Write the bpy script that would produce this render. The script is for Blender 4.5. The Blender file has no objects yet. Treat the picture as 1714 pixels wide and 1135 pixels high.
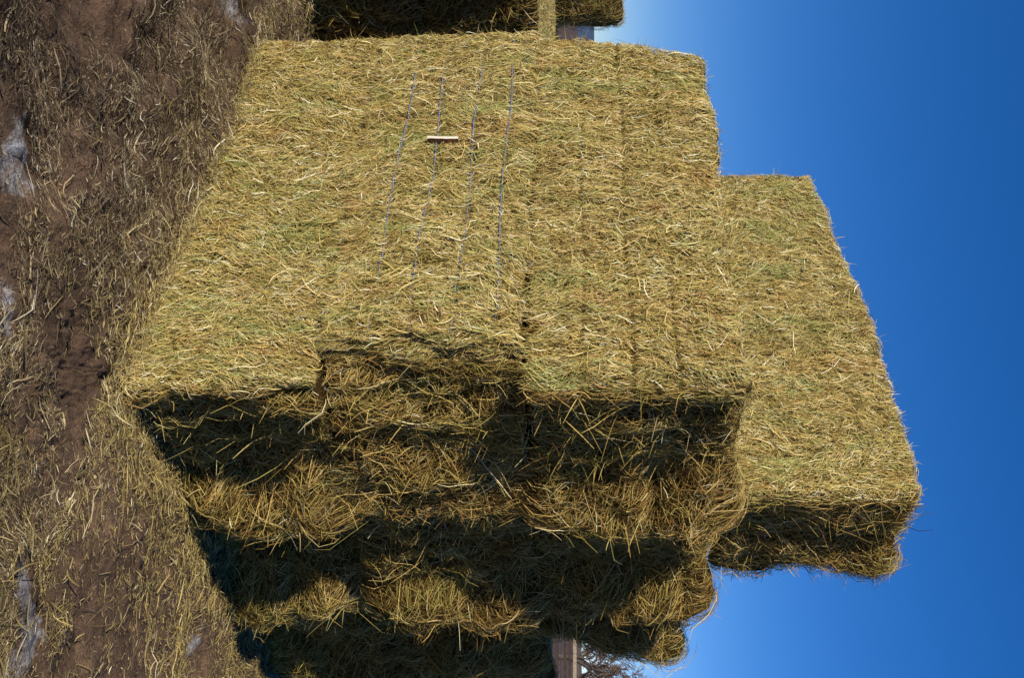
import bpy, math, random
import numpy as np
from mathutils import Matrix, Vector

C = bpy.context.scene.collection
RS = np.random.RandomState

# ------------------------------------------------------------------ basics
def tag(o, label=None, cat=None, group=None, kind=None):
    if label: o['label'] = label
    if cat: o['category'] = cat
    if group: o['group'] = group
    if kind: o['kind'] = kind
    return o

def empty(name, loc=(0, 0, 0), rz=0.0):
    o = bpy.data.objects.new(name, None); C.objects.link(o)
    o.location = loc; o.rotation_euler = (0, 0, rz); o.empty_display_size = 0.2
    return o

def np_mesh(name, V, F, mat, parent=None, tint=None, smooth=False):
    """V (n,3), F (m,4 or 3) -> one mesh object"""
    me = bpy.data.meshes.new(name)
    V = np.ascontiguousarray(V, dtype=np.float32); F = np.ascontiguousarray(F, dtype=np.int32)
    k = F.shape[1]
    me.vertices.add(len(V)); me.vertices.foreach_set('co', V.ravel())
    me.loops.add(F.size); me.loops.foreach_set('vertex_index', F.ravel())
    me.polygons.add(len(F)); me.polygons.foreach_set('loop_start', np.arange(0, F.size, k, dtype=np.int32))
    if smooth:
        me.polygons.foreach_set('use_smooth', np.ones(len(F), dtype=bool))
    else:
        me.polygons.foreach_set('use_smooth', np.zeros(len(F), dtype=bool))
    me.update(calc_edges=True)
    if tint is not None:
        a = me.attributes.new('tint', 'FLOAT_COLOR', 'POINT')
        t4 = np.ones((len(V), 4), dtype=np.float32); t4[:, :tint.shape[1]] = tint
        a.data.foreach_set('color', t4.ravel())
    me.materials.append(mat)
    o = bpy.data.objects.new(name, me); C.objects.link(o)
    if parent: o.parent = parent
    return o

# ------------------------------------------------------------------ noise
def _hash(ix, iy, iz, seed):
    h = (ix.astype(np.int64) * 374761393 + iy.astype(np.int64) * 668265263 + iz.astype(np.int64) * 2147483647 + seed * 1274126177) & 0xFFFFFFFF
    h = ((h ^ (h >> 13)) * 1274126177) & 0xFFFFFFFF
    h = (h ^ (h >> 16)) & 0xFFFFFFFF
    h = (h * 2246822519) & 0xFFFFFFFF
    h = (h ^ (h >> 15)) & 0xFFFFFFFF
    return h / 4294967295.0

def vnoise(p, seed=0):
    """value noise in -1..1 for points (n,3)"""
    f = np.floor(p); t = p - f; t = t * t * t * (t * (t * 6 - 15) + 10)
    i = f.astype(np.int64); x, y, z = i[:, 0], i[:, 1], i[:, 2]
    def g(a, b, c): return _hash(x + a, y + b, z + c, seed)
    tx, ty, tz = t[:, 0], t[:, 1], t[:, 2]
    c00 = g(0,0,0)*(1-tx)+g(1,0,0)*tx; c10 = g(0,1,0)*(1-tx)+g(1,1,0)*tx
    c01 = g(0,0,1)*(1-tx)+g(1,0,1)*tx; c11 = g(0,1,1)*(1-tx)+g(1,1,1)*tx
    return ((c00*(1-ty)+c10*ty)*(1-tz)+(c01*(1-ty)+c11*ty)*tz)*2-1

def fbm(p, freq, octv=3, seed=0, gain=0.5):
    p = np.asarray(p, dtype=np.float64); fr = np.asarray(freq, dtype=np.float64) * np.ones(3)
    s = np.zeros(len(p)); a = 1.0; tot = 0
    for o in range(octv):
        s += a * vnoise(p * fr + 17.3 * o, seed + o * 7); tot += a; a *= gain; fr = fr * 2.03
    return s / tot * 1.4

def smooth(e0, e1, x):
    t = np.clip((x - e0) / (e1 - e0), 0, 1); return t * t * (3 - 2 * t)

# ------------------------------------------------------------------ materials
def new_mat(name):
    m = bpy.data.materials.new(name); m.use_nodes = True
    nt = m.node_tree; b = nt.nodes['Principled BSDF']
    return m, nt, nt.nodes, nt.links, b

def ramp(N, stops, interp='LINEAR'):
    r = N.new('ShaderNodeValToRGB'); cr = r.color_ramp; cr.interpolation = interp
    while len(cr.elements) > 1: cr.elements.remove(cr.elements[-1])
    cr.elements[0].position = stops[0][0]; cr.elements[0].color = (*stops[0][1], 1)
    for p, c in stops[1:]:
        e = cr.elements.new(p); e.color = (*c, 1)
    return r

def straw_mat(name, stops, green, brown, rough=0.5, spec=0.25, bright=1.0):
    m, nt, N, L, b = new_mat(name)
    at = N.new('ShaderNodeAttribute'); at.attribute_name = 'tint'
    sep = N.new('ShaderNodeSeparateColor'); L.new(at.outputs['Color'], sep.inputs[0])
    r = ramp(N, stops); L.new(sep.outputs[0], r.inputs[0])
    mg = N.new('ShaderNodeMix'); mg.data_type = 'RGBA'; mg.blend_type = 'MIX'
    L.new(r.outputs[0], mg.inputs[6]); mg.inputs[7].default_value = (*green, 1)
    L.new(sep.outputs[1], mg.inputs[0])
    mb = N.new('ShaderNodeMix'); mb.data_type = 'RGBA'
    L.new(mg.outputs[2], mb.inputs[6]); mb.inputs[7].default_value = (*brown, 1)
    L.new(sep.outputs[2], mb.inputs[0])
    # fine streaks along / across each straw
    tc = N.new('ShaderNodeTexCoord'); nz = N.new('ShaderNodeTexNoise'); nz.inputs['Scale'].default_value = 160
    L.new(tc.outputs['Object'], nz.inputs['Vector'])
    mr = N.new('ShaderNodeMapRange'); mr.inputs[3].default_value = 0.7 * bright; mr.inputs[4].default_value = 1.3 * bright
    L.new(nz.outputs[0], mr.inputs[0])
    mul = N.new('ShaderNodeMix'); mul.data_type = 'RGBA'; mul.blend_type = 'MULTIPLY'; mul.inputs[0].default_value = 1
    L.new(mb.outputs[2], mul.inputs[6]); L.new(mr.outputs[0], mul.inputs[7])
    L.new(mul.outputs[2], b.inputs['Base Color'])
    b.inputs['Roughness'].default_value = rough
    b.inputs['Specular IOR Level'].default_value = spec
    return m

HAY = straw_mat('hay_straw', [
    (0.0, (0.075, 0.045, 0.012)), (0.2, (0.26, 0.175, 0.045)), (0.40, (0.52, 0.38, 0.105)),
    (0.58, (0.52, 0.41, 0.115)), (0.74, (0.72, 0.49, 0.19)), (0.86, (0.85, 0.69, 0.31)), (1.0, (0.95, 0.88, 0.58))],
    (0.30, 0.38, 0.11), (0.50, 0.235, 0.07), spec=0.12)
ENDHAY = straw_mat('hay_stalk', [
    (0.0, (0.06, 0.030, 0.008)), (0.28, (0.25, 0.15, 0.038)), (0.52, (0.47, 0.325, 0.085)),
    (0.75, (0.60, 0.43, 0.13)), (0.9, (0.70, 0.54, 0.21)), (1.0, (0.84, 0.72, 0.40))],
    (0.34, 0.31, 0.07), (0.44, 0.18, 0.05), spec=0.08, bright=0.9)  # colour lowered overall to deepen the shade on the bale ends
LITTER = straw_mat('straw_litter', [
    (0.0, (0.030, 0.020, 0.012)), (0.3, (0.13, 0.092, 0.05)), (0.6, (0.32, 0.24, 0.125)),
    (0.82, (0.50, 0.40, 0.22)), (1.0, (0.76, 0.68, 0.48))],
    (0.50, 0.37, 0.10), (0.075, 0.050, 0.034), spec=0.15, bright=1.12)

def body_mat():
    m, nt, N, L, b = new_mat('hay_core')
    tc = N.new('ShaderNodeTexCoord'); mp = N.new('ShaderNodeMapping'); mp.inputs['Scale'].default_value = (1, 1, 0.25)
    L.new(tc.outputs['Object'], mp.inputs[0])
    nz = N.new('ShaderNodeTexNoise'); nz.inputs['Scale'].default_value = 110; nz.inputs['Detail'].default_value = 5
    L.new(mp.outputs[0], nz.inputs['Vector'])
    r = ramp(N, [(0.3, (0.02, 0.011, 0.004)), (0.55, (0.075, 0.045, 0.015)), (0.75, (0.24, 0.165, 0.055))])  # very dark colours deepen the shade in holes between strands
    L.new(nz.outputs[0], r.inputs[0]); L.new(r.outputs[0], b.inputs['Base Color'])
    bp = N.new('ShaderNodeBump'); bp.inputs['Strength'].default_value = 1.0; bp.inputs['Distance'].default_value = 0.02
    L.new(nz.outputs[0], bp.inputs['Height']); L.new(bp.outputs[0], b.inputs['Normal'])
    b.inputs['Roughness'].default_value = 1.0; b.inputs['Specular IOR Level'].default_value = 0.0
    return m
CORE = body_mat()

def simple_mat(name, c1, c2, sc, rough=0.9):
    m, nt, N, L, b = new_mat(name)
    tc = N.new('ShaderNodeTexCoord'); n = N.new('ShaderNodeTexNoise'); n.inputs['Scale'].default_value = sc; n.inputs['Detail'].default_value = 6
    L.new(tc.outputs['Object'], n.inputs['Vector'])
    r = ramp(N, [(0.35, c1), (0.65, c2)]); L.new(n.outputs[0], r.inputs[0]); L.new(r.outputs[0], b.inputs['Base Color']); b.inputs['Roughness'].default_value = rough
    return m
# ------------------------------------------------------------------ bale
class Bale:
    """a big square bale: local x = length, y = depth (front is -y), z = height"""
    def __init__(s, L=2.4, W=0.9, H=0.85, seed=1, r=0.06, grooves=(), bulge=0.025, end=(0.10, 0.72, 0.02),
                 rough_end=0.045, chamfer=None, sag=0.0, front_rough=0.008, lean=0.0, slant=0.0):
        s.lean = lean; s.slant = slant
        s.L, s.W, s.H, s.seed, s.r = L, W, H, seed, r
        s.grooves, s.bulge, s.end, s.rough_end, s.chamfer, s.sag, s.fr = grooves, bulge, end, rough_end, chamfer, sag, front_rough
    def surf(s, p0):
        half = np.array([s.L / 2, s.W / 2, s.H / 2]); c = np.array([0, 0, s.H / 2])
        p = p0 - c
        q = np.clip(p, -(half - s.r), half - s.r)
        d = p - q; ln = np.linalg.norm(d, axis=1, keepdims=True); ln[ln < 1e-9] = 1
        n = d / ln
        P = q + n * s.r
        sd = s.seed * 13
        fx, fy, fz = n[:, 0], n[:, 1], n[:, 2]
        wl = np.clip(np.abs(fy), 0, 1) + np.clip(np.abs(fz), 0, 1) * 0.8      # long faces
        we = np.clip(np.abs(fx), 0, 1)                                           # end faces
        zz = P[:, 2] / half[2]; yy = P[:, 1] / half[1]; xx = P[:, 0] / half[0]
        disp = s.bulge * (1 - np.clip(zz, -1, 1) ** 4) * np.clip(np.abs(fy), 0, 1) * (1 - 0.6 * xx ** 8)
        disp = disp + wl * (0.016 * fbm(P, 2.4, 2, sd) + s.fr * 1.3 * fbm(P, (10, 10, 5), 3, sd + 1) + 0.009 * fbm(P, (34, 34, 14), 2, sd + 2))
        for zf, dep, wd in s.grooves:
            gz = (P[:, 2] + half[2]) - zf * s.H - 0.008 * np.sin(P[:, 0] * 5 + zf * 20)
            disp = disp - dep * np.exp(-(gz / wd) ** 2) * np.clip(-fy, 0, 1) * (0.55 + 0.45 * fbm(P, 3, 2, sd + 3))
        # ragged ends: ropes of stalks lying upright, a swelling towards the back edge
        B, pk, base = s.end
        v = (P[:, 1] + half[1]) / s.W + 0.11 * fbm(P * np.array([0, 0, 1.0]), 2.6, 2, sd + 9) + 0.05 * fbm(P * np.array([0, 0, 1.0]), 9, 2, sd + 10)
        ramp_ = smooth(0.60 * pk, pk, v) * (1 - 0.95 * smooth(pk + 0.07, 1.03, v))
        e = B * ramp_ + base + s.rough_end * (0.85 * fbm(P, (3, 6, 2.4), 2, sd + 4) + 0.75 * fbm(P, (10, 17, 6), 3, sd + 5))
        e = e * (0.62 + 0.38 * (1 - np.clip(np.abs(zz), 0, 1) ** 8))
        disp = disp + we * e
        P = P + n * disp[:, None]
        if s.chamfer:
            a, b_ = s.chamfer             # cut back along length, along depth at the +x,-y corner
            nn = np.array([b_, -a, 0.0]); nn /= np.linalg.norm(nn)
            pt = np.array([half[0] - a, -half[1], 0])
            wob = 0.05 * fbm(P, (4, 7, 3), 3, sd + 6) + 0.03 * fbm(P, (14, 20, 8), 2, sd + 8)
            dd = (P - pt) @ nn - wob
            cut = dd > 0
            P = P - np.where(cut, dd * 0.93, 0)[:, None] * nn
            k = (smooth(0, 0.05, dd) * 0.9)[:, None]
            n = n * (1 - k) + nn * k; n /= np.linalg.norm(n, axis=1, keepdims=True)
        P = P + c
        if s.lean: P[:, 1] = P[:, 1] + s.lean * (P[:, 2] / s.H - 0.5) * smooth(-0.2, 1, yy)
        if s.slant: P[:, 0] = P[:, 0] + s.slant * smooth(0.35, 1.0, P[:, 2] / s.H) * smooth(-0.5, -1.0, xx)
        if s.sag:
            k = smooth(0.2, -1.0, xx) * s.sag
            P[:, 2] = P[:, 2] * (1 - k)
        return P, n
    def surf_ext(s, p0):
        z = np.clip(p0[:, 2], s.r * 0.9, s.H - s.r * 0.9); q = p0.copy(); q[:, 2] = z
        P, n = s.surf(q); P[:, 2] += p0[:, 2] - z
        return P, n
    # faces: origin + axes of the ideal box
    def face(s, f):
        L, W, H = s.L, s.W, s.H
        return {'front': ((-L/2, -W/2, 0), (1, 0, 0), (0, 0, 1), L, H),
                'back': ((L/2, W/2, 0), (-1, 0, 0), (0, 0, 1), L, H),
                'right': ((L/2, -W/2, 0), (0, 1, 0), (0, 0, 1), W, H),
                'left': ((-L/2, W/2, 0), (0, -1, 0), (0, 0, 1), W, H),
                'top': ((-L/2, -W/2, H), (1, 0, 0), (0, 1, 0), L, W),
                'bottom': ((-L/2, W/2, 0), (1, 0, 0), (0, -1, 0), L, W)}[f]
    def body(s, parent, step=0.03):
        Vs, Fs, off = [], [], 0
        for f in ('front', 'back', 'right', 'left', 'top', 'bottom'):
            o, a, b, la, lb = s.face(f)
            na, nb = int(la / step) + 1, int(lb / step) + 1
            U, Vv = np.meshgrid(np.linspace(0, la, na), np.linspace(0, lb, nb), indexing='ij')
            p0 = np.array(o) + U.reshape(-1, 1) * np.array(a) + Vv.reshape(-1, 1) * np.array(b)
            P, n = s.surf(p0); P = P - n * 0.006
            i = np.arange(na * nb).reshape(na, nb)
            Fs.append(np.stack([i[:-1, :-1], i[1:, :-1], i[1:, 1:], i[:-1, 1:]], -1).reshape(-1, 4) + off)
            Vs.append(P); off += na * nb
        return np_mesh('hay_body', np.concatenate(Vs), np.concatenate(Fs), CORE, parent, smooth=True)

def ribbons(surf, p0, a, b, theta, length, curv, width, lift, fly, roll, K=4, prism=False):
    """strands following a surface; returns V, F, and strand index per vertex"""
    n = len(p0); S = np.linspace(-1, 1, K)
    ca, sa = np.cos(theta), np.sin(theta)
    pts = np.zeros((n, K, 3)); nor = np.zeros((n, K, 3))
    for k, sv in enumerate(S):
        u = length * 0.5 * sv; w = curv * length * (sv * sv - 0.4)
        du = u * ca - w * sa; dv = u * sa + w * ca
        P, N_ = surf(p0 + du[:, None] * a + dv[:, None] * b)
        pts[:, k] = P + N_ * (lift + np.maximum(fly, 0) * (0.5 + 0.5 * sv) ** 2 + np.maximum(-fly, 0) * (0.5 - 0.5 * sv) ** 2)[:, None]
        nor[:, k] = N_
    tan = np.gradient(pts, axis=1); tan /= (np.linalg.norm(tan, axis=2, keepdims=True) + 1e-9)
    side = np.cross(tan, nor); side /= (np.linalg.norm(side, axis=2, keepdims=True) + 1e-9)
    up = np.cross(side, tan)
    taper = (1 - 0.55 * np.abs(S) ** 3)[None, :, None] * width[:, None, None] * 0.5
    cr, sr = np.cos(roll)[:, None, None], np.sin(roll)[:, None, None]
    if not prism:
        w = (side * cr + up * sr) * taper
        V = np.stack([pts - w, pts + w], 2).reshape(-1, 3); m = 2
    else:
        vs = []
        for j in range(3):
            an = roll + j * 2.0944
            vs.append(pts + (side * np.cos(an)[:, None, None] + up * np.sin(an)[:, None, None]) * taper)
        V = np.stack(vs, 2).reshape(-1, 3); m = 3
    base = (np.arange(n) * K * m)[:, None, None]
    F = []
    for k in range(K - 1):
        for j in range(m if m == 3 else 1):
            j2 = (j + 1) % m
            F.append(np.stack([k * m + j, k * m + j2, (k + 1) * m + j2, (k + 1) * m + j]))
    F = (base + np.array(F)[None]).reshape(-1, 4)
    idx = np.repeat(np.arange(n), K * m)
    return V, F, idx

def hay_cover(bale, parent, face, density, seed, lmin=0.012, lmax=0.068,
              w=(0.0013, 0.0034), liftmax=0.014, flyp=0.035, spread=0.34, region=None, flen=0.035, prism=False, K=4, ext=False):
    rs = RS(seed); o, a, b, la, lb = bale.face(face); a = np.array(a, float); b = np.array(b, float)
    n = int(la * lb * density)
    u = rs.rand(n) * la; v = rs.rand(n) * lb
    if region is not None:
        k = region(u / la, v / lb, rs); u, v = u[k], v[k]; n = len(u)
    p0 = np.array(o) + u[:, None] * a + v[:, None] * b
    q = p0 + seed * 3.7 * 0
    swirl = fbm(q + bale.seed * 5.1, 3.0, 2, bale.seed + 31)
    base_ang = math.pi / 2 if face != 'top' else 0.4
    swirl2 = fbm(q + bale.seed * 3.1, 9.0, 2, bale.seed + 33)
    theta = base_ang + 0.40 * swirl + 0.45 * swirl2 + rs.randn(n) * spread
    wild = rs.rand(n) < 0.14; theta[wild] = rs.rand(wild.sum()) * math.pi
    length = lmin + (lmax - lmin) * rs.rand(n) ** 1.8
    curv = rs.randn(n) * 0.11
    width = w[0] + (w[1] - w[0]) * rs.rand(n) ** 1.6
    lift = liftmax * rs.rand(n) ** 1.5
    fly = np.where(rs.rand(n) < flyp, rs.randn(n) * flen, rs.randn(n) * 0.006)
    roll = rs.randn(n) * 0.6
    V, F, idx = ribbons(bale.surf_ext if ext else bale.surf, p0, a, b, theta, length, curv, width, lift, fly, roll, K, prism)
    t = np.zeros((n, 3))
    t[:, 0] = np.clip(0.44 + 0.29 * rs.randn(n) + 0.15 * fbm(q, 9, 3, seed + 3) + (lift / liftmax - 0.35) * 0.15, 0, 1)
    gz = fbm(q + bale.seed * 2.2, (8, 8, 2.6), 4, seed + 40, 0.7); bz = fbm(q + bale.seed * 1.3, (9, 9, 2.6), 4, seed + 60, 0.7)
    t[:, 1] = np.clip(smooth(-0.2, 0.9, gz) * 0.64 + rs.randn(n) * 0.25, 0, 0.85)
    t[:, 2] = np.clip(smooth(-0.1, 1.0, bz) * 0.42 + rs.randn(n) * 0.2, 0, 0.75)
    return V, F, t[idx]

def merge(parts):
    V, F, T, off = [], [], [], 0
    for v, f, t in parts:
        V.append(v); F.append(f + off); T.append(t); off += len(v)
    return np.concatenate(V), np.concatenate(F), np.concatenate(T)

# frame of the stack: (N along the bales' length to the right, S going back)
AX = np.array([0.774, -0.633]); SX = np.array([0.633, 0.774]); RZ = math.atan2(-0.633, 0.774)
CORNER = np.array([0.19, 3.66])
def at(n_, s_, z=0.0):
    p = CORNER + AX * n_ + SX * s_
    return (float(p[0]), float(p[1]), z)

BALE_GROUP = 'big square hay bales in the stacks'

def end_parts(b, seed, dens=1.0, faces=('right',)):
    out = []
    for i, f in enumerate(faces):
        out.append(hay_cover(b, None, f, 9500 * dens, seed + i, lmin=0.03, lmax=0.13, w=(0.0017, 0.0040), liftmax=0.034, flyp=0.14, flen=0.045, spread=0.55))
    return out
def stalk_parts(b, seed, n=600, faces=('right',)):
    out = []
    for i, f in enumerate(faces):
        out.append(hay_cover(b, None, f, n, seed + i, lmin=0.07, lmax=0.28, w=(0.0022, 0.0050), liftmax=0.05, flyp=0.45, flen=0.06,
                             spread=0.65, prism=True, K=5))
    return out

def make_bale(b, loc, rz, label, front=0, right=0, top=0, left=0, stalks=500, seed=1, step=0.03, group=BALE_GROUP, fringe=0, sprigs=0):
    root = empty('hay_bale', loc, rz); tag(root, label, 'hay bale', group)
    b.body(root, step)
    parts = []
    if front:
        parts.append(hay_cover(b, None, 'front', front, seed * 100 + 1))
        parts.append(hay_cover(b, None, 'front', front * 0.05, seed * 100 + 4, lmin=0.06, lmax=0.15, w=(0.002, 0.0048), liftmax=0.02, flyp=0.1, spread=0.6))
    if top: parts.append(hay_cover(b, None, 'top', top, seed * 100 + 2, spread=0.9, flyp=0.08, flen=0.03))
    if left: parts.append(hay_cover(b, None, 'left', left, seed * 100 + 3, lmax=0.15, liftmax=0.03, flyp=0.15))
    if fringe:          # shaggy lower edge hanging over the seam below
        parts.append(hay_cover(b, None, 'front', 42000 * fringe, seed * 100 + 5, lmin=0.04, lmax=0.13, liftmax=0.025, flyp=0.12, spread=0.5, ext=True,
                               region=lambda u, v, rs: v < 0.01 + 0.10 * rs.rand(len(v))))
        parts.append(hay_cover(b, None, 'front', 1500 * fringe, seed * 100 + 6, lmin=0.03, lmax=0.09, liftmax=0.012, flyp=0.05, spread=0.5, ext=True,
                               region=lambda u, v, rs: v > 1 - 0.03 * rs.rand(len(v))))
    if sprigs:
        parts.append(hay_cover(b, None, 'left', 500 * sprigs, seed * 100 + 7, lmin=0.06, lmax=0.2, liftmax=0.02, flyp=0.7, flen=0.05, spread=1.2))
    if parts:
        V, F, T = merge(parts); tag(np_mesh('straw_surface', V, F, HAY, root, T), kind='stuff')
    parts = []
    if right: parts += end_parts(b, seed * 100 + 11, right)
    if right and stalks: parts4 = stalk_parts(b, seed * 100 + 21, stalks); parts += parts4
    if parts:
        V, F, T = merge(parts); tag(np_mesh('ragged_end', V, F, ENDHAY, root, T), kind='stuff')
    return root

H1, H2, H3, H4 = 0.78, 0.83, 0.88, 0.90
Z1, Z2, Z3 = 0.0, H1, H1 + H2
Z4 = H1 + H2 + H3
W = 0.9
D = 26000
DW = 0.872

def corner_loc(L, s0, z, dn=0.0):          # base centre of a bale whose right end is on the side plane
    return at(dn - L / 2, s0 + W / 2, z)

def jit(d): return RZ + math.radians(d)

# --- front column
b11 = Bale(L=2.47, H=H1, seed=1, bulge=0.004, end=(0.17, 0.88, -0.03), rough_end=0.06, r=0.035)
make_bale(b11, corner_loc(2.47, 0.02, Z1), RZ, 'bottom hay bale of the near corner, its smooth lit long face resting on the mud', front=D, right=1, left=3000, seed=1, fringe=0.5, sprigs=0.3)
b21 = Bale(H=H2 - 0.006, seed=2, bulge=0.03, r=0.045, end=(0.16, 0.88, 0.0), rough_end=0.06, chamfer=(0.20, 0.62),
           grooves=((0.22, 0.014, 0.022), (0.42, 0.016, 0.022), (0.645, 0.016, 0.022), (0.84, 0.014, 0.022)), front_rough=0.014)
r21 = make_bale(b21, corner_loc(2.4, -0.025, Z2, 0.0), RZ, 'middle hay bale of the near corner, bound with blue twine and holding a pale tag', front=D, right=1.2, left=3000, stalks=1000, seed=2, fringe=0.7, sprigs=0.4)
b31 = Bale(H=H3, seed=3, bulge=0.018, r=0.075, end=(0.19, 0.86, -0.03), rough_end=0.05,
           grooves=((0.25, 0.020, 0.012), (0.47, 0.026, 0.013), (0.68, 0.022, 0.012), (0.86, 0.012, 0.012)), front_rough=0.011, slant=0.17)
make_bale(b31, corner_loc(2.4, 0, Z3, 0.02), RZ, 'third hay bale up at the near corner, just above the bale bound with twine', front=D, right=1, left=4000, top=2500, stalks=450, seed=3, fringe=0.22, sprigs=1)
# --- top bale, on the second column
b41 = Bale(L=2.28, H=H4, W=0.64, seed=4, bulge=0.015, r=0.035, end=(0.09, 0.85, -0.03), rough_end=0.04, sag=0.17,
           grooves=((0.3, 0.008, 0.014), (0.6, 0.006, 0.014)), front_rough=0.010)
make_bale(b41, at(-2.28 / 2 - 0.05, 0.95 + 0.32, Z4), RZ, 'topmost hay bale against the blue sky, alone on the fourth layer', front=D, right=1, left=4000, top=3000, stalks=350, seed=4, fringe=0.4, sprigs=0.5)

# --- columns behind, seen by their ragged right ends
def behind(col, layer, seed, H, z, label, dn=0.0, rz=0.0, end=(0.20, 0.82, -0.02), top=0, stalks=380, W_=0.87, lean=0.0):
    b = Bale(H=H, W=W_, seed=seed, end=end, rough_end=0.075, r=0.06, lean=lean)
    return make_bale(b, corner_loc(2.4, col * DW - (0.9 - W_) / 2, z, dn), RZ + math.radians(rz), label, right=1, top=top, stalks=stalks, seed=seed, step=0.035)
behind(1, 1, 11, H1, Z1, 'bottom hay bale of the second column back from the near corner', 0.03)
behind(2, 1, 12, H1, Z1, 'bottom hay bale of the third column back, lit along its far edge', 0.09)
behind(3, 1, 13, H1, Z1, 'bottom hay bale of the fourth column back at the picture edge', -0.02)
behind(1, 2, 14, H2, Z2, 'second-layer hay bale of the second column, with a wide sunlit swelling', 0.08, end=(0.20, 0.74, 0.0))
behind(2, 2, 15, H2, Z2, 'second-layer hay bale of the third column, under the last tall bale', 0.06)
behind(3, 2, 16, H2, Z2, 'second-layer hay bale of the fourth column, nothing on top of it', -0.12, top=4000)
behind(1, 3, 17, H3 - 0.03, Z3, 'third-layer hay bale of the second column, under the topmost bale', 0.02)
behind(2, 3, 18, H3 - 0.10, Z3, 'third-layer hay bale of the third column, last before the sky', 0.0, top=3000, W_=0.70, lean=0.34, end=(0.12, 0.6, 0.0))
behind(4, 1, 19, H1, Z1, 'hay bale at the far end of the long stack', -0.05)
behind(4, 2, 20, H2, Z2, 'hay bale at the far end of the long stack', -0.1, top=2000)

# --- twines on the middle bale
def twine_mat():
    m, nt, N, L, b = new_mat('blue_twine')
    tc = N.new('ShaderNodeTexCoord'); w = N.new('ShaderNodeTexWave'); w.inputs['Scale'].default_value = 40; w.inputs['Distortion'].default_value = 1
    L.new(tc.outputs['Object'], w.inputs[0])
    r = ramp(N, [(0.15, (0.02, 0.028, 0.06)), (0.5, (0.07, 0.095, 0.18)), (0.85, (0.27, 0.30, 0.37))]); L.new(w.outputs[0], r.inputs[0])
    L.new(r.outputs[0], b.inputs['Base Color']); b.inputs['Roughness'].default_value = 0.5
    return m
TW = twine_mat()
def tube(path, rad, sides=6):
    P = np.array(path); K = len(P)
    T = np.gradient(P, axis=0); T /= np.linalg.norm(T, axis=1, keepdims=True)
    ref = np.tile([0.0, 0.13, 1.0], (K, 1)); ref[np.abs(T[:, 2]) > 0.9] = [1, 0, 0.1]
    A = np.cross(T, ref); A /= np.linalg.norm(A, axis=1, keepdims=True); B = np.cross(T, A)
    rad = np.ones(K) * rad
    V = np.concatenate([P[:, None] + rad[:, None, None] * (A[:, None] * np.cos(an)[None, :, None] + B[:, None] * np.sin(an)[None, :, None])
                        for an in [np.arange(sides) * 2 * math.pi / sides]]).reshape(-1, 3)
    i = np.arange(K * sides).reshape(K, sides)
    F = np.stack([i[:-1], np.roll(i[:-1], -1, 1), np.roll(i[1:], -1, 1), i[1:]], -1).reshape(-1, 4)
    return V, F
def twine_z(zf, x): return zf * H2 + 0.008 * np.sin(x * 5 + zf * 20)
for zf in (0.22, 0.42, 0.645, 0.84):
    xs = np.linspace(-1.19, 1.0, 160)
    p0 = np.stack([xs, np.full_like(xs, -W / 2), twine_z(zf, xs)], 1)
    P, n = b21.surf(p0)
    bury = 0.012 * smooth(0.35, 0.75, xs) + 0.012 * smooth(-0.75, -1.0, xs)
    P = P + n * (0.0130 - bury + 0.008 * fbm(p0 + zf * 9, 5, 3, 77))[:, None]
    V, F = tube(P, 0.0042)
    np_mesh('twine', V, F, TW, r21, smooth=True)

# --- the pale tag wedged under the second twine
def tag_mat():
    m, nt, N, L, b = new_mat('tag_card')
    nz = N.new('ShaderNodeTexNoise'); nz.inputs['Scale'].default_value = 30
    r = ramp(N, [(0.3, (0.62, 0.50, 0.36)), (0.7, (0.78, 0.68, 0.52))]); L.new(nz.outputs[0], r.inputs[0])
    L.new(r.outputs[0], b.inputs['Base Color']); b.inputs['Roughness'].default_value = 0.7
    return m
xs0 = -0.228
pz = np.array([[xs0, -W / 2, 0.47 * H2]]); Pt, nt_ = b21.surf(pz)
tg_root = Matrix.Rotation(RZ, 4, 'Z'); base = Vector(corner_loc(2.4, -0.025, Z2)) + tg_root @ Vector(Pt[0])
def make_tag():
    # profile in plan (x along the bale, y outwards = -y), swept up 0.15 m with a slight bow; closed solid
    prof = [(-0.014, -0.042), (-0.011, -0.0445), (0.0005, -0.040), (0.0015, -0.030), (0.003, -0.015), (0.001, 0.02), (-0.003, 0.02), (-0.001, -0.015), (-0.0015, -0.030), (-0.003, -0.0375)]
    rs = RS(5); V = []; K = 13
    for k in range(K):
        t = k / (K - 1); z = (t - 0.5) * 0.150
        for x, y in prof:
            V.append((x + 0.004 * math.sin(t * 3.1) + 0.0012 * rs.randn() * 0.5, y * (0.95 + 0.05 * math.sin(t * 3.1)) + 0.006 * (t - 0.5), z + 0.06 * x))
    m = len(prof); F = []
    for k in range(K - 1):
        for j in range(m):
            F.append((k * m + j, k * m + (j + 1) % m, (k + 1) * m + (j + 1) % m, (k + 1) * m + j))
    me = bpy.data.meshes.new('paper_tag'); me.from_pydata(V, [], F + [tuple(range(m))[::-1], tuple((K - 1) * m + j for j in range(m))]); me.update()
    me.materials.append(tag_mat()); me.materials.append(simple_mat('card_shaded_side', (0.12, 0.055, 0.022), (0.24, 0.12, 0.05), 40))  # second material paints the shade onto the card's right-hand side
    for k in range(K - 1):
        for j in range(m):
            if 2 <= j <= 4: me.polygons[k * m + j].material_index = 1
    o = bpy.data.objects.new('paper_tag', me); C.objects.link(o)
    o.location = base; o.rotation_euler = (0, 0, RZ)
    tag(o, 'small pale card tag sticking out from the hay beneath blue twine', 'tag')
make_tag()

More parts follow.
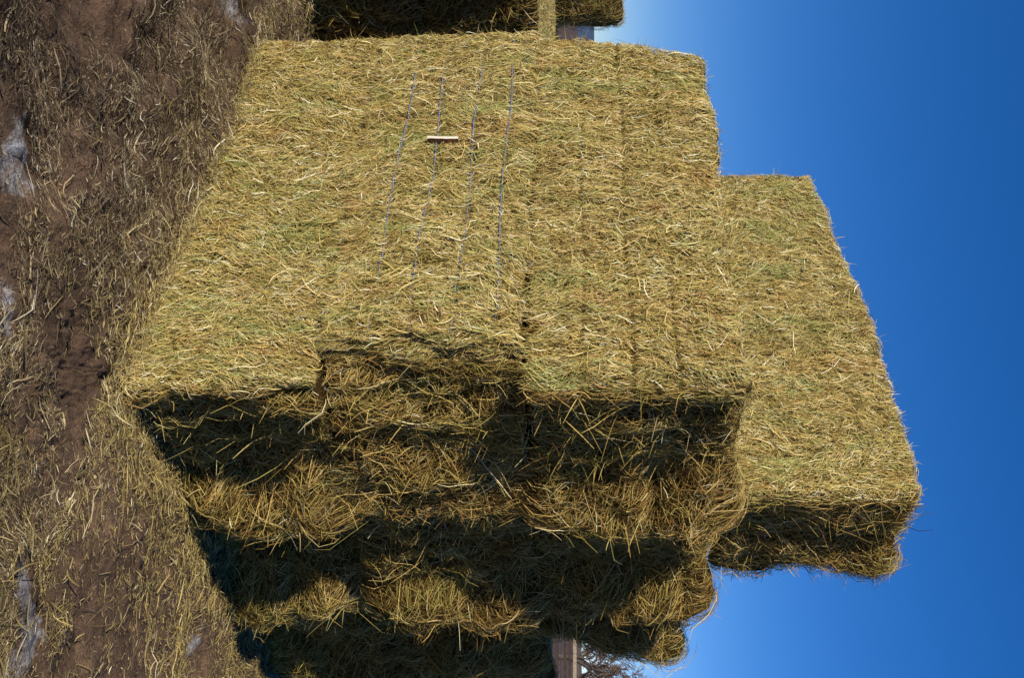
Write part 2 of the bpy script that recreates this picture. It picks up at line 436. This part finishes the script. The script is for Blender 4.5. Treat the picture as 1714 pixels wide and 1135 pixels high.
# ------------------------------------------------------------------ left stack, seen past the far end of the front bales
GL = 'hay bales of the second stack'
vr = []
for k in range(2):
    b = Bale(H=0.77, seed=31 + k, rough_end=0.06, end=(0.05, 0.6, 0.0))
    r = make_bale(b, (0, 0, 0), RZ, 'x', right=0.6, top=9000 if k == 1 else 0, stalks=350, seed=31 + k, step=0.05, group=GL)
    vr.append(r)
def copy_bale(src, loc, rz, label):
    r = src.copy(); C.objects.link(r); r.location = loc; r.rotation_euler = (0, 0, rz)
    for ch in src.children:
        c = ch.copy(); C.objects.link(c); c.parent = r; c.matrix_parent_inverse = Matrix()
    r['label'] = label
    return r
rj = random.Random(3)
N0 = -3.49
lay_names = ['bottom', 'upper']
used = [False, False]
for row in range(3):
    for col in range(0, 5):
        if row == 0 and col > 3: continue
        if row == 2 and col < 2: continue
        for lay in range(2):
            z = 0.0 if lay == 0 else 0.77
            near = (row == 0 and col == 1)
            if near: lab = lay_names[lay] + ' hay bale of the shaded second stack, seen through the gap beyond the front bales'
            elif row == 0: lab = lay_names[lay] + '-layer hay bale of the second stack, in its nearest row'
            else: lab = lay_names[lay] + '-layer hay bale of the second stack, in a row behind'
            n_ = N0 - row * 2.45 - 1.2 + rj.uniform(-0.04, 0.04); s_ = -0.2 + (col - 0.5) * 0.9 + 0.12
            loc = at(n_, s_, z); rz = RZ + math.radians(rj.uniform(-1, 1))
            if not used[lay]:
                vr[lay].location = loc; vr[lay].rotation_euler = (0, 0, rz); vr[lay]['label'] = lab; used[lay] = True
            else: copy_bale(vr[lay], loc, rz, lab)
bt = Bale(H=0.74, seed=41, rough_end=0.05)
make_bale(bt, at(-7.35 - 1.2, 2.60, 1.545), RZ + math.radians(2), 'dark hay bale alone on top of the second stack, against the sky', front=3000, right=0.6, top=2500, stalks=300, seed=41, step=0.05)

# ------------------------------------------------------------------ ground
GN = 620
def warp(t, lim, k):   # t in -1..1 ; dense near 0
    return lim * np.sinh(k * t) / math.sinh(k)
tt = np.linspace(-1, 1, GN)
gx = warp(tt, 900, 9.6) + 0.1
gy = warp(tt, 900, 9.6) + 3.9
def ground_h(x, y, fine=1.0):
    p = np.stack([x, y, np.zeros_like(x)], 1)
    near = np.exp(-((np.hypot(x, y - 4) / 14) ** 2))
    h = 0.030 * fbm(p, 1.1, 2, 501) + 0.016 * fbm(p, 5, 3, 502) + fine * 0.012 * fbm(p, 17, 3, 503)
    c = fbm(p, 9, 2, 505); h += smooth(-0.1, -0.9, x) * smooth(9, 5, y) * smooth(2.7, 3.1, y) * (0.03 * fbm(p, 7, 3, 515)); h += 0.018 * smooth(0.15, 0.7, c) + fine * (0.006 * fbm(p, 42, 2, 511) * (np.hypot(x, y - 3.5) < 5) + 0.0035 * fbm(p, 110, 1, 512) * (np.hypot(x, y - 3.5) < 3))
    rut = fbm(p * np.array([1, 1, 1]), (2.2, 3.5, 1), 2, 507); h += 0.02 * rut
    d = np.hypot(x, y)
    return h * (0.25 + 0.75 * near) - 0.012 + 0.6 * smooth(20, 60, d) * fbm(p, 0.05, 2, 509) * 0.3
X, Y = np.meshgrid(gx, gy, indexing='ij'); xf, yf = X.ravel(), Y.ravel()
Vg = np.stack([xf, yf, ground_h(xf, yf)], 1)
i = np.arange(GN * GN).reshape(GN, GN)
Fg = np.stack([i[:-1, :-1], i[1:, :-1], i[1:, 1:], i[:-1, 1:]], -1).reshape(-1, 4)

ICE = [(-0.55, 3.0, 0.20, 0.10), (-0.36, 2.88, 0.20, 0.07), (-0.10, 2.93, 0.13, 0.05), (-1.76, 4.95, 0.09, 0.22), (1.0, 3.02, 0.13, 0.10), (0.80, 2.98, 0.16, 0.07),
       (1.08, 2.93, 0.10, 0.08), (1.5, 4.4, 0.07, 0.12), (2.1, 5.4, 0.2, 0.3), (-2.6, 4.2, 0.4, 0.3)]
def ground_mat():
    m, nt, N, L, b = new_mat('mud')
    tc = N.new('ShaderNodeTexCoord')
    def noise(sc, det=6, rough=0.6):
        n = N.new('ShaderNodeTexNoise'); n.inputs['Scale'].default_value = sc; n.inputs['Detail'].default_value = det; n.inputs['Roughness'].default_value = rough
        L.new(tc.outputs['Object'], n.inputs['Vector']); return n
    n1, n2, n3 = noise(1.6), noise(14), noise(90, 4)
    r1 = ramp(N, [(0.3, (0.055, 0.032, 0.018)), (0.5, (0.115, 0.068, 0.038)), (0.7, (0.175, 0.108, 0.062))]); L.new(n1.outputs[0], r1.inputs[0])
    r2 = ramp(N, [(0.3, (0.5, 0.5, 0.5)), (0.65, (1.2, 1.15, 1.1))]); L.new(n2.outputs[0], r2.inputs[0])
    mu = N.new('ShaderNodeMix'); mu.data_type = 'RGBA'; mu.blend_type = 'MULTIPLY'; mu.inputs[0].default_value = 1
    L.new(r1.outputs[0], mu.inputs[6]); L.new(r2.outputs[0], mu.inputs[7])
    # frozen puddles: mask from real places, broken up by noise
    at_ = N.new('ShaderNodeAttribute'); at_.attribute_name = 'tint'
    sp = N.new('ShaderNodeSeparateColor'); L.new(at_.outputs['Color'], sp.inputs[0])
    n4 = noise(22, 8, 0.7)
    add = N.new('ShaderNodeMath'); add.operation = 'MULTIPLY_ADD'; L.new(n4.outputs[0], add.inputs[0]); add.inputs[1].default_value = 1.3; L.new(sp.outputs[0], add.inputs[2])
    rm = N.new('ShaderNodeMapRange'); rm.inputs[1].default_value = 1.20; rm.inputs[2].default_value = 1.55; L.new(add.outputs[0], rm.inputs[0])
    ri = ramp(N, [(0.3, (0.16, 0.145, 0.13)), (0.55, (0.37, 0.355, 0.34)), (0.75, (0.60, 0.59, 0.585))]); L.new(n2.outputs[0], ri.inputs[0])
    mi = N.new('ShaderNodeMix'); mi.data_type = 'RGBA'; L.new(rm.outputs[0], mi.inputs[0]); L.new(mu.outputs[2], mi.inputs[6]); L.new(ri.outputs[0], mi.inputs[7])
    # far field: reddish dry grass
    mf = N.new('ShaderNodeMix'); mf.data_type = 'RGBA'; L.new(sp.outputs[1], mf.inputs[0]); L.new(mi.outputs[2], mf.inputs[6])
    n5 = noise(0.12, 5); rf = ramp(N, [(0.35, (0.06, 0.033, 0.02)), (0.6, (0.14, 0.08, 0.045))]); L.new(n5.outputs[0], rf.inputs[0]); L.new(rf.outputs[0], mf.inputs[7])
    L.new(mf.outputs[2], b.inputs['Base Color'])
    rr = N.new('ShaderNodeMapRange'); rr.inputs[3].default_value = 0.85; rr.inputs[4].default_value = 0.7; L.new(rm.outputs[0], rr.inputs[0]); L.new(rr.outputs[0], b.inputs['Roughness'])
    b.inputs['Specular IOR Level'].default_value = 0.3
    bp = N.new('ShaderNodeBump'); bp.inputs['Strength'].default_value = 0.9; bp.inputs['Distance'].default_value = 0.02
    mm = N.new('ShaderNodeMath'); mm.operation = 'MULTIPLY_ADD'; L.new(n3.outputs[0], mm.inputs[0]); mm.inputs[1].default_value = 0.5; L.new(n2.outputs[0], mm.inputs[2])
    L.new(mm.outputs[0], bp.inputs['Height']); L.new(bp.outputs[0], b.inputs['Normal'])
    return m
ice = np.zeros(len(xf))
wob = fbm(np.stack([xf, yf, 0 * xf], 1), 7, 2, 611)
for cx, cy, rx, ry in ICE:
    d = np.hypot((xf - cx) / rx, (yf - cy) / ry) + 0.35 * wob
    ice = np.maximum(ice, smooth(1.5, 0.4, d))
far = smooth(14, 40, np.hypot(xf, yf))
Vg[:, 2] = Vg[:, 2] - 0.006 * ice
tag(np_mesh('ground', Vg, Fg, ground_mat(), None, np.stack([ice * 0.75, far, 0 * far], 1), smooth=True), kind='structure')

# straw trodden into the mud
def gsurf(P):
    h = ground_h(P[:, 0], P[:, 1], 0.0) + 0.004; Q = P.copy(); Q[:, 2] = h
    n = np.zeros_like(P); n[:, 2] = 1
    return Q, n
def litter(n, seed, lmin, lmax, w, fly, prism=False, K=4, yellow=0.0, near_only=False):
    rs = RS(seed)
    y = 2.4 + 11 * rs.rand(n * 3) ** 2.3; x = (rs.rand(n * 3) * 2 - 1) * (0.42 * y + 0.2)
    s = (x - CORNER[0]) * SX[0] + (y - CORNER[1]) * SX[1]; nn = (x - CORNER[0]) * AX[0] + (y - CORNER[1]) * AX[1]
    inside = (s > 0.05) & (nn < -0.05) & (nn > -2.35)
    d_side = np.where(s > -0.1, np.maximum(nn, 0), 9); d_front = np.where((nn < 0) & (nn > -2.5), np.maximum(-s, 0), 9)
    dd = np.minimum(d_side, d_front); dd = np.minimum(dd, np.hypot(s, nn) if False else dd)
    p = np.stack([x, y, 0 * x], 1)
    cl = fbm(p, 1.7, 3, 701); cl2 = fbm(p, 6, 2, 702)
    ic = np.zeros(len(x))
    for cx, cy, rx, ry in ICE: ic = np.maximum(ic, smooth(1.3, 0.5, np.hypot((x - cx) / rx, (y - cy) / ry)))
    leftness = smooth(0.1, -0.9, x)
    bare = np.maximum(np.exp(-((x - 0.0) / 0.35) ** 2 - ((y - 3.25) / 0.22) ** 2), np.exp(-((x - 0.85) / 0.3) ** 2 - ((y - 3.6) / 0.35) ** 2) * 0.8)
    dens = np.clip(0.36 + 0.85 * cl + 0.40 * cl2 + 0.55 * leftness * smooth(2.7, 3.3, y), 0.04, 1) + 1.3 * np.exp(-dd / 0.13) * smooth(-0.8, 0.2, x + 0.3) + 0.35 * np.exp(-dd / 0.35) + 0.3 * np.exp(-d_side / 0.5)
    dens *= (1 - 0.85 * ic) * (1 - 0.75 * bare)
    keep = (rs.rand(len(x)) < dens) & ~inside
    x, y, dd, d_side, p, cl, leftness = [q[keep][:n] for q in (x, y, dd, d_side, p, cl, leftness)]
    n = len(x)
    p0 = np.stack([x, y, 0 * x], 1)
    theta = 0.25 + 1.1 * fbm(p0, 1.3, 2, 703) + rs.randn(n) * 0.75
    length = lmin + (lmax - lmin) * rs.rand(n) ** 2.2
    width = w[0] + (w[1] - w[0]) * rs.rand(n) ** 2
    pile = 0.035 * np.exp(-dd / 0.08) * rs.rand(n) + 0.02 * np.exp(-dd / 0.4) * rs.rand(n)
    lift = 0.001 + 0.010 * rs.rand(n) ** 2 + pile + 0.028 * leftness * rs.rand(n) ** 1.5
    fl = np.where(rs.rand(n) < 0.3, rs.randn(n) * fly, rs.randn(n) * 0.004)
    V, F, idx = ribbons(gsurf, p0, np.array([1.0, 0, 0]), np.array([0, 1.0, 0]), theta, length, rs.randn(n) * 0.08, width, lift, fl, rs.randn(n) * 0.9, K, prism)
    t = np.zeros((n, 3))
    t[:, 0] = np.clip(0.38 + 0.30 * rs.randn(n) + 0.22 * fbm(p0, 3.5, 3, 705) + 0.17 * np.exp(-dd / 0.3) - 0.10 * leftness, 0, 1)
    t[:, 1] = np.clip(0.12 + 0.5 * np.exp(-dd / 0.45) - 0.35 * leftness + 0.2 * rs.randn(n) + 0.18 * smooth(0.2, 1.2, x), 0, 1)
    t[:, 2] = np.clip(0.30 + 0.16 * leftness + 0.3 * fbm(p0, 2.5, 3, 706) - 0.5 * np.exp(-dd / 0.4) + 0.28 * rs.randn(n), 0, 0.95)
    return V, F, t[idx]
V, F, T = merge([litter(300000, 801, 0.006, 0.045, (0.0011, 0.0030), 0.006), litter(30000, 802, 0.03, 0.16, (0.0016, 0.0046), 0.02)])
tag(np_mesh('ground_straw', V, F, LITTER, None, T), label='loose hay and chaff trodden into the mud', cat='straw litter', kind='stuff')
V, F, T = litter(1500, 803, 0.05, 0.20, (0.004, 0.0085), 0.025, prism=True, K=5)
tag(np_mesh('ground_stalks', V, F, LITTER, None, T), label='thicker dry stalks strewn over the muddy ground', cat='dry stalks', kind='stuff')

# ------------------------------------------------------------------ far things
def ridge(name, cx, cy, length, depth, height, rz, mat, seed, n=120):
    u = np.linspace(-1, 1, n); v = np.linspace(-1, 1, 30)
    U, Vv = np.meshgrid(u, v, indexing='ij'); p = np.stack([U.ravel() * 6, Vv.ravel() * 2, 0 * U.ravel()], 1)
    h = (1 - U.ravel() ** 4) * (1 - Vv.ravel() ** 2) * height * (0.75 + 0.35 * fbm(p, 1.0, 4, seed)) - 1.5
    x = U.ravel() * length / 2; y = Vv.ravel() * depth / 2; c, s = math.cos(rz), math.sin(rz)
    Vv_ = np.stack([cx + x * c - y * s, cy + x * s + y * c, h], 1)
    i = np.arange(n * 30).reshape(n, 30); F = np.stack([i[:-1, :-1], i[1:, :-1], i[1:, 1:], i[:-1, 1:]], -1).reshape(-1, 4)
    return tag(np_mesh(name, Vv_, F, mat, None, smooth=True), kind='structure')
ridge('hills', -330, 800, 700, 200, 17, 0.2, simple_mat('haze_blue_hill', (0.035, 0.06, 0.10), (0.06, 0.10, 0.16), 0.05), 901)  # blue of distant haze put into the far hill's colour
ridge('dry_slope', 330, 620, 420, 120, 6.5, -0.3, simple_mat('dry_hill', (0.07, 0.040, 0.024), (0.13, 0.078, 0.045), 0.05), 902)

# board fence across the field
def box(x0, x1, y0, y1, z0, z1):
    V = np.array([(x, y, z) for x in (x0, x1) for y in (y0, y1) for z in (z0, z1)], float)
    return V, np.array([(0, 1, 3, 2), (4, 6, 7, 5), (0, 4, 5, 1), (2, 3, 7, 6), (0, 2, 6, 4), (1, 5, 7, 3)])
def fence():
    root = empty('board_fence', (19, 56, 0), 0.06); tag(root, 'weathered board fence with a pale top board, far off across the field', 'fence')
    pale = simple_mat('pale_board', (0.30, 0.22, 0.14), (0.42, 0.33, 0.22), 6); dark = simple_mat('old_board', (0.035, 0.022, 0.015), (0.07, 0.043, 0.028), 6)
    V, F = box(-14, 30, -0.05, 0.0, 1.42, 1.62); np_mesh('top_board', V, F, pale, root)
    for z in (0.35, 0.85, 1.14):
        V, F = box(-14, 30, -0.045, 0.0, z, z + 0.17); np_mesh('board', V, F, dark, root)
    for k in range(15):
        V, F = box(-13.6 + k * 3.0, -13.45 + k * 3.0, 0.003, 0.15, -0.3, 1.7); np_mesh('post', V, F, dark, root)
fence()

def bare_tree(loc, height, seed, label, lean=0.0):
    rs = random.Random(seed); root = empty('bare_tree', loc); tag(root, label, 'tree')
    trunkV, trunkF, toff = [], [], 0; twV, twF, woff = [], [], 0
    segs = []
    def grow(p, d, L_, r, depth):
        nseg = 4 if depth < 3 else 3; pts = [p]; q = p; dd = d
        for k in range(nseg):
            dd = (dd + Vector((rs.gauss(0, .16), rs.gauss(0, .16), rs.gauss(0.03, .12)))).normalized()
            q = q + dd * (L_ / nseg); pts.append(q)
        rr = np.linspace(r, r * 0.6, len(pts)); segs.append((depth, pts, rr))
        if depth >= 6: return
        kids = 3 if depth < 4 else 4
        if depth == 0: kids = 4
        for k in range(kids):
            f = 1.0 if k == 0 else rs.uniform(0.4, 0.95)
            idx = min(int(f * nseg), nseg); pp = pts[idx]
            ax = Vector((rs.gauss(0, 1), rs.gauss(0, 1), rs.gauss(0, .3))).normalized()
            nd = (dd + ax * rs.uniform(0.45, 0.95)).normalized()
            grow(pp, nd, L_ * rs.uniform(0.60, 0.80), rr[idx] * rs.uniform(0.55, 0.75), depth + 1)
    grow(Vector((0, 0, -0.2)), Vector((lean, 0, 1)).normalized(), height * 0.26, height * 0.03, 0)
    A, B, ao, bo = [], [], 0, 0; AF, BF = [], []
    for dep, pts, rr in segs:
        V, F = tube([tuple(q) for q in pts], np.maximum(rr, 0.016), 5 if dep < 3 else 3)
        if dep < 3: A.append(V); AF.append(F + ao); ao += len(V)
        else: B.append(V); BF.append(F + bo); bo += len(V)
    np_mesh('trunk', np.concatenate(A), np.concatenate(AF), simple_mat('bark', (0.035, 0.027, 0.022), (0.085, 0.062, 0.05), 3), root, smooth=True)
    np_mesh('crown', np.concatenate(B), np.concatenate(BF), simple_mat('twig', (0.085, 0.05, 0.035), (0.15, 0.09, 0.06), 2), root)
bare_tree((20.3, 60, 0), 9.0, 4, 'bare tree with dark spreading limbs beyond the stack end')
bare_tree((27.0, 74, 0), 9.5, 9, 'bare reddish tree farther off, behind the nearer bare tree')

# ------------------------------------------------------------------ light
SUN_EL, SKEW = 29.0, 3.0          # light travels back along the stack's side, a little towards the right
a = math.atan2(0.774, 0.633) - math.radians(SKEW)
travel = Vector((math.cos(a) * math.cos(math.radians(SUN_EL)), math.sin(a) * math.cos(math.radians(SUN_EL)), -math.sin(math.radians(SUN_EL))))
sd = bpy.data.lights.new('sun', 'SUN'); sd.energy = 5.0; sd.angle = math.radians(0.5); sd.color = (1.0, 0.95, 0.86)
so = bpy.data.objects.new('sun', sd); C.objects.link(so); so.rotation_euler = travel.to_track_quat('-Z', 'Y').to_euler(); so.location = (0, 0, 20)
w = bpy.data.worlds.new('World'); bpy.context.scene.world = w; w.use_nodes = True
nt = w.node_tree; N = nt.nodes; L = nt.links
sky = N.new('ShaderNodeTexSky'); sky.sky_type = 'NISHITA'; sky.sun_disc = False
sky.sun_elevation = math.radians(SUN_EL)
tosun = -travel; sky.sun_rotation = math.atan2(tosun.x, tosun.y)
sky.altitude = 3000; sky.air_density = 0.85; sky.dust_density = 0.0; sky.ozone_density = 4.5
hs = N.new('ShaderNodeHueSaturation'); hs.inputs['Saturation'].default_value = 1.46; hs.inputs['Value'].default_value = 1.2; hs.inputs['Hue'].default_value = 0.514
gm = N.new('ShaderNodeGamma'); gm.inputs[1].default_value = 0.72; L.new(sky.outputs[0], gm.inputs[0]); L.new(gm.outputs[0], hs.inputs['Color']); L.new(hs.outputs[0], N['Background'].inputs[0]); N['Background'].inputs[1].default_value = 0.145

# ------------------------------------------------------------------ camera: held upright-sideways, so world up is picture right
cd = bpy.data.cameras.new('camera'); cam = bpy.data.objects.new('camera', cd); C.objects.link(cam)
cd.sensor_width = 36; cd.lens = 1575 / 1714 * 36; cd.clip_end = 5000; cd.clip_start = 0.05
p = math.radians(4.14)
Fw = Vector((0, math.cos(p), -math.sin(p))); Up = Vector((0, math.sin(p), math.cos(p))); R = Vector((1, 0, 0))
M = Matrix((Up, -R, -Fw)).transposed().to_4x4(); M.translation = Vector((0, 0, 1.83)); cam.matrix_world = M
cd.dof.use_dof = True; cd.dof.focus_distance = 4.2; cd.dof.aperture_fstop = 14
bpy.context.scene.camera = cam
s = bpy.context.scene
s.view_settings.view_transform = 'Standard'; s.view_settings.look = 'None'; s.view_settings.gamma = 1; s.view_settings.exposure = 0.12
s.render.resolution_x = 1024; s.render.resolution_y = 679
